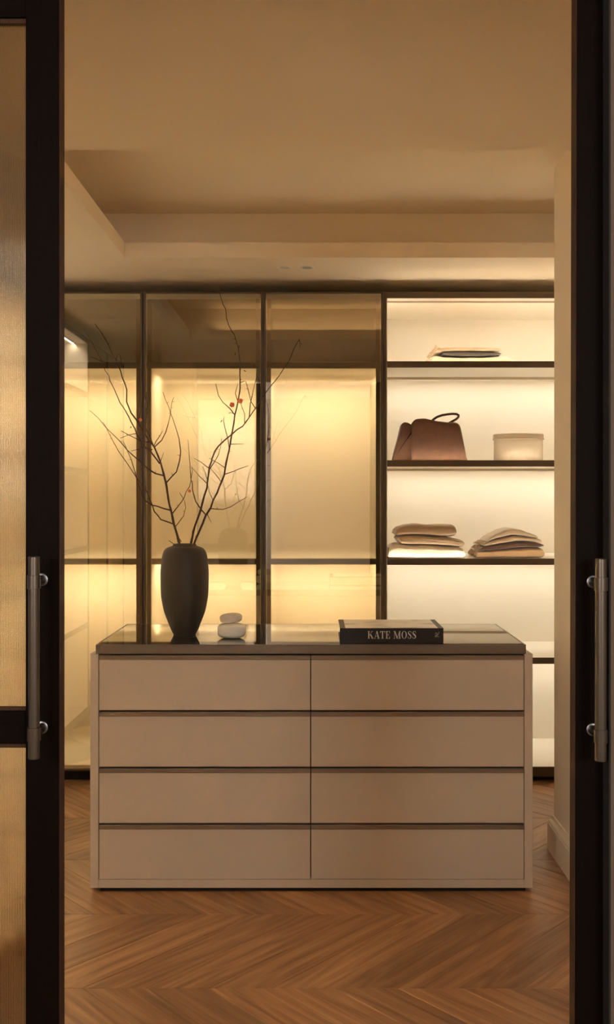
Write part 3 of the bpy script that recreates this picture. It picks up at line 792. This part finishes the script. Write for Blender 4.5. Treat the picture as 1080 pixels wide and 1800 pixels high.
# ------------------------------------------------------------------ folded cloth, bag and box on the shelves
def cloth(name, label, cat, top, bot, yf, depth, mat, group, dpx=None, wob=.0025, ex=4.2, seed=0, floor=None, lay=0):
    d0 = dpx or yf
    x0, x1 = top[0][0], top[-1][0]
    NS, NR = 56, 36
    rings = []
    for i in range(NS + 1):
        t = i / NS
        t2 = .5 - .5*math.cos(PI*t)
        t2 = lerp(t, t2, .8)
        px = lerp(x0, x1, t2)
        zt, zb_ = wz(interp(top, px), d0), wz(interp(bot, px), d0)
        if floor is not None: zb_ = max(zb_, floor)
        u = abs(2*t2 - 1)
        e = max(.30, (1 - u**34) ** .5)
        mid = (zt*.45 + zb_*.55); hz = max((zt - zb_)/2, .0015)
        X = wx(px, d0)
        ring = []
        for k in range(NR):
            a = 2*PI*k/NR; ca, sa = math.cos(a), math.sin(a)
            m_ = (abs(ca)**ex + abs(sa)**ex) ** (-1/ex)
            yy = yf + depth/2 + depth/2*ca*m_*lerp(1, e, .12)
            zz = (zt + zb_)/2 + hz*sa*m_*e
            p = Vector((X, yy, zz))
            nn = mnoise.noise(p*9 + Vector((seed*3.1, 0, 0)))*wob + mnoise.noise(p*28 + Vector((seed, 5, 0)))*wob*.45
            p.z += nn * (1 if sa > -.2 else .25); p.y += mnoise.noise(p*11 + Vector((0, seed*2.0, 7)))*wob*2.2
            if lay and ca < 0:      # folded layers show as soft grooves on the edge that faces out
                p.y += .0035 * (math.cos(lay*PI*(sa*.5+.5)*2) - 1) * -.5 * min(1, -ca*2)
            if floor is not None: p.z = max(p.z, floor + .0003)
            ring.append(p)
        rings.append(ring)
    o = MB().loft(rings).build(name, mat, None, smooth=True)
    return tag(o, label, cat, group)

def fringe(parent, pts, yf, depth, mat, n, ln, seed, droop=.6):
    rnd = random.Random(seed); mb = MB()
    for i in range(n):
        t = rnd.random(); k = t * (len(pts)-1); a = int(min(k, len(pts)-2)); f = k - a
        px = lerp(pts[a][0], pts[a+1][0], f); py = lerp(pts[a][1], pts[a+1][1], f)
        y = yf + depth * rnd.uniform(.02, .9)
        p = at(px, py, yf); p.y = y
        d = Vector((-rnd.uniform(.3, 1), rnd.uniform(-.4, .2), rnd.uniform(-droop, .25))).normalized() * ln * rnd.uniform(.6, 1.2)
        mb.tube([p, p + d*.5 + Vector((0,0,.0015)), p + d], [.0014, .0012, .0006], 5)
    o = mb.build('fringe', mat, parent, smooth=True); o['kind'] = 'stuff'; return o

g_top = 'blankets on the top shelf'; g_left = 'thick knits in the left pile'; g_right = 'shawls in the right pile'
cream = wool('cream_wool', (.70, .56, .38)); beige = wool('beige_wool', (.62, .43, .25)); grey = wool('charcoal_wool', (.10, .075, .052), .3)
tan1 = wool('tan_mohair', (.46, .30, .17), .9, 300); tan2 = wool('camel_mohair', (.54, .38, .23), .9, 300); ivory = wool('ivory_mohair', (.80, .68, .50), .9, 300)
brown = wool('dark_brown_wool', (.085, .036, .018), .3); tan3 = wool('caramel_boucle', (.47, .29, .14), 1.0, 260); sand = wool('sand_cashmere', (.50, .36, .22), .25); sand2 = wool('pale_sand_cashmere', (.56, .42, .27), .25)

f1 = SHELVES[0][0] + .0005; f3 = SHELVES[2][0] + .0005; f2 = SHELVES[1][0] + .0005
yA = W + .055
b = cloth('folded_blanket', 'cream fringed blanket, bottom of the pile on the top shelf', 'blanket', [(757,629),(760,625),(766,623),(782,626),(807,627),(840,627),(873,625),(890,625),(898,628),(903,633)], [(757,637),(903,637)], yA, .30, cream, g_top, floor=f1, seed=1, lay=1)
fringe(b, [(758,626),(757,634)], yA, .28, cream, 90, .012, 1)
b = cloth('folded_blanket', 'charcoal grey blanket in the middle of the top-shelf pile', 'blanket', [(779.5,620),(784,618),(792,617.2),(823,616.8),(857,617.4),(876,618),(883,620)], [(779.5,622.5),(792,624.6),(807,626),(840,626.2),(873,624.8),(883,622.5)], yA + .01, .27, grey, g_top, seed=2, wob=.0012)
b = cloth('folded_blanket', 'beige fringed blanket lying on top of the charcoal one', 'blanket', [(766,611),(771.7,606.5),(777,609),(807,609.2),(840,608.8),(866,610),(882,612)], [(766,620),(772,619),(780,617.5),(807,616.6),(840,616.6),(870,617.3),(882,615)], yA + .005, .28, beige, g_top, seed=3, wob=.0015)
fringe(b, [(771,606),(767,612),(762,619)], yA, .26, beige, 130, .014, 2, .9)

yB = W + .030
b = cloth('folded_sweater', 'ivory fuzzy sweater, glowing bottom of the left pile', 'sweater', [(682.5,973),(686,963),(693,957.5),(700,956),(720,958),(750,957),(780,960),(805,961.5),(815,963.5),(819,967)], [(682.5,985),(819,985)], yB, .30, ivory, g_left, floor=f3, seed=4, wob=.003, lay=1)
b = cloth('folded_sweater', 'camel fuzzy sweater in the middle of the left pile', 'sweater', [(700,944),(706,941),(716,940),(730,940.5),(760,943),(790,945),(805,947.5),(813,949.5),(818,951.5)], [(700,951),(707,957),(730,959),(760,958.5),(790,960.5),(805,962.5),(813,962),(818,960)], yB + .006, .28, tan2, g_left, seed=5, wob=.003, lay=1)
b = cloth('folded_sweater', 'brown tan fuzzy sweater on top of the left pile', 'sweater', [(696,937),(698,930),(704,926),(715,923),(734,921),(755,923),(777,922.6),(795,922.4),(801,923.4),(803.5,926)], [(696,941),(702,943),(720,941.5),(747,943),(774,944),(795,943.5),(803.5,942.5)], yB + .010, .27, tan1, g_left, seed=6, wob=.003)
# loose sleeve falling over the left side
yC = W + .075
b = cloth('folded_shawl', 'caramel boucle shawl, bottom of the right pile', 'shawl', [(838,971),(842,969),(854.5,969.5),(879,967),(916,963.5),(948.5,963),(955,964),(959,967)], [(838,985),(959,985)], yC, .30, tan3, g_right, floor=f3, seed=7, wob=.003, lay=1)
fringe(b, [(841,968),(838,978)], yC, .27, tan3, 120, .012, 3)
b = cloth('folded_shawl', 'dark chocolate brown shawl second from the bottom of the right pile', 'shawl', [(844,963),(852,960.6),(868,959),(895,954),(921.7,951),(943,953.5),(953,955.5),(958,957.5)], [(844,969),(854.5,969.5),(881,967),(914,963),(948.5,963),(958,960.6)], yC + .008, .28, brown, g_right, seed=8, wob=.0015)
fringe(b, [(850,961),(843,966)], yC, .25, tan1, 110, .014, 4)
b = cloth('folded_shawl', 'sand shawl third from the bottom of the right pile', 'shawl', [(850,957),(856,954),(879,947),(903,941.5),(922,943),(943,945.5),(950,947.5),(954,950)], [(850,960),(856,960.5),(884,955.5),(911,951.8),(938,953),(954,955)], yC + .010, .27, sand, g_right, seed=9, wob=.0012)
fringe(b, [(856,953),(848,957)], yC, .24, sand2, 90, .018, 5)
b = cloth('folded_shawl', 'pale sand shawl draped on top of the right pile', 'shawl', [(858,950),(864,944),(873,938),(889.5,931),(903,928.4),(916,930.4),(932.4,936.5),(942,940),(947,943.5)], [(858,953.5),(864,950),(879,946),(903,941),(922,943.2),(947,947)], yC + .012, .26, sand2, g_right, seed=10, wob=.001)

def puff(outline, y0, y1, r, n_round=4, taper=1.0):
    c0 = sum((Vector(p) for p in outline), Vector((0,0))) / len(outline)
    rings = []
    def ring(k, y, s_):
        out = []
        n = len(outline)
        for i, p in enumerate(outline):
            p = Vector(p); a = Vector(outline[i-1]); b_ = Vector(outline[(i+1) % n])
            t = (b_ - a).normalized(); nn = Vector((t.y, -t.x))
            if nn.dot(p - c0) < 0: nn = -nn
            q_ = p - nn*k
            q_ = Vector((c0.x + (q_.x - c0.x)*s_, q_.y))
            out.append((q_.x, y, q_.y))
        return out
    for i in range(n_round + 1):
        a = PI/2*i/n_round; rings.append(ring(r*(1-math.sin(a)), y0 + r*(1-math.cos(a)), 1))
    for i in range(n_round + 1):
        a = PI/2*i/n_round; rings.append(ring(r*(1-math.cos(a)), y1 - r + r*math.sin(a), taper))
    return rings

def dense(pts, n=3, closed=True):
    out = []; N_ = len(pts)
    for i in range(N_ if closed else N_-1):
        p0, p1, p2, p3 = (Vector(pts[(i-1) % N_]), Vector(pts[i]), Vector(pts[(i+1) % N_]), Vector(pts[(i+2) % N_]))
        for k in range(n):
            t = k/n
            if (p2-p1).length > .05: q_ = p1.lerp(p2, t)
            else: q_ = .5*((2*p1) + (-p0+p2)*t + (2*p0-5*p1+4*p2-p3)*t*t + (-p0+3*p1-3*p2+p3)*t**3)
            out.append((q_.x, q_.y))
    return out

yg = W + .04
def w2(pts, d): return [(wx(a, d), max(wz(b_, d), f2)) for a, b_ in pts]
bag = thing('handbag', 'brown suede trapezoid handbag with one curved handle', 'handbag', (wx(757, yg), yg, f2))
main_o = [(724.3,811),(724.6,790),(724.8,762),(725,745),(727,740.5),(730.5,737.5),(735,736),(747,735.2),(758,737.6),(768.6,739.6),(787.4,742),(798,742),(804,743),(808,746),(810.5,751),(814,766),(818,787),(822.6,811)]
gus_o = [(690,811),(694,794),(698.8,777),(703,760),(706.4,747),(708.6,743.6),(712,742.2),(717,742.6),(722,745),(728,748),(735,752),(742,811)]
body = MB().loft(puff(dense(w2(main_o, yg)), yg, yg + .13, .012, taper=.96)).build('body', M['suede'], bag, smooth=True)
MB().loft(puff(dense(w2(gus_o, yg + .03)), yg + .03, yg + .15, .012, taper=.96)).build('side_gusset', M['suede'], bag, smooth=True)
seam = [at(724.6, y, yg + .004) for y in (806, 790, 770, 752, 744)]
MB().tube(seam, .0011, 6).build('seam', M['suede_d'], bag, smooth=True)
hp = [(757,742),(759,740.5),(763.5,736.4),(768.6,733),(777,730),(787.4,728.2),(796,727.4),(803,727.8),(806.6,730),(806.4,733),(803,736.6),(796,740.5),(788.8,744.5)]
hw_ = [(1 if i < 8 else 0) for i in range(len(hp))]
hpts = []
for i, (a, b_) in enumerate(hp):
    dd = yg + .035 + .035*math.sin(PI*i/(len(hp)-1)) - .02*(i/(len(hp)-1))
    hpts.append(at(a, b_, dd))
MB().tube(hpts, .0062, 10).build('handle', M['suede_d'], bag, smooth=True)

# box with a lid
yb_ = W + .06; bxc = wx(911.5, yb_ + .0); rbx = (wx(955, yb_) - wx(868, yb_))/2
bxy = yb_ + rbx*.62
# front-most width sits at the middle of the oval, so scale for that depth
rbx *= bxy / yb_; bxc = wx(911.5, bxy)
bo = thing('storage_box', 'oval cream leather box with lid beside the suede handbag', 'box', (bxc, bxy, f2))
zl_ = wz(771.5, yb_); zt_ = wz(762, yb_)
MB().lathe([(rbx*.95, f2), (rbx*.97, f2 + .002), (rbx*.97, zl_ + .01)], bxc, bxy, 72, ex=2.7, sy=.62).build('body', M['boxc'], bo, smooth=True, auto=.7)
MB().lathe([(rbx*1.0, zl_), (rbx*1.022, zl_ + .001), (rbx*1.022, zl_ + .0045), (rbx, zl_ + .0055), (rbx, zt_ - .002), (rbx*.992, zt_), (rbx*.5, zt_ + .004), (.001, zt_ + .005)], bxc, bxy, 72, ex=2.7, sy=.62).build('lid', M['boxc'], bo, smooth=True, auto=.7)
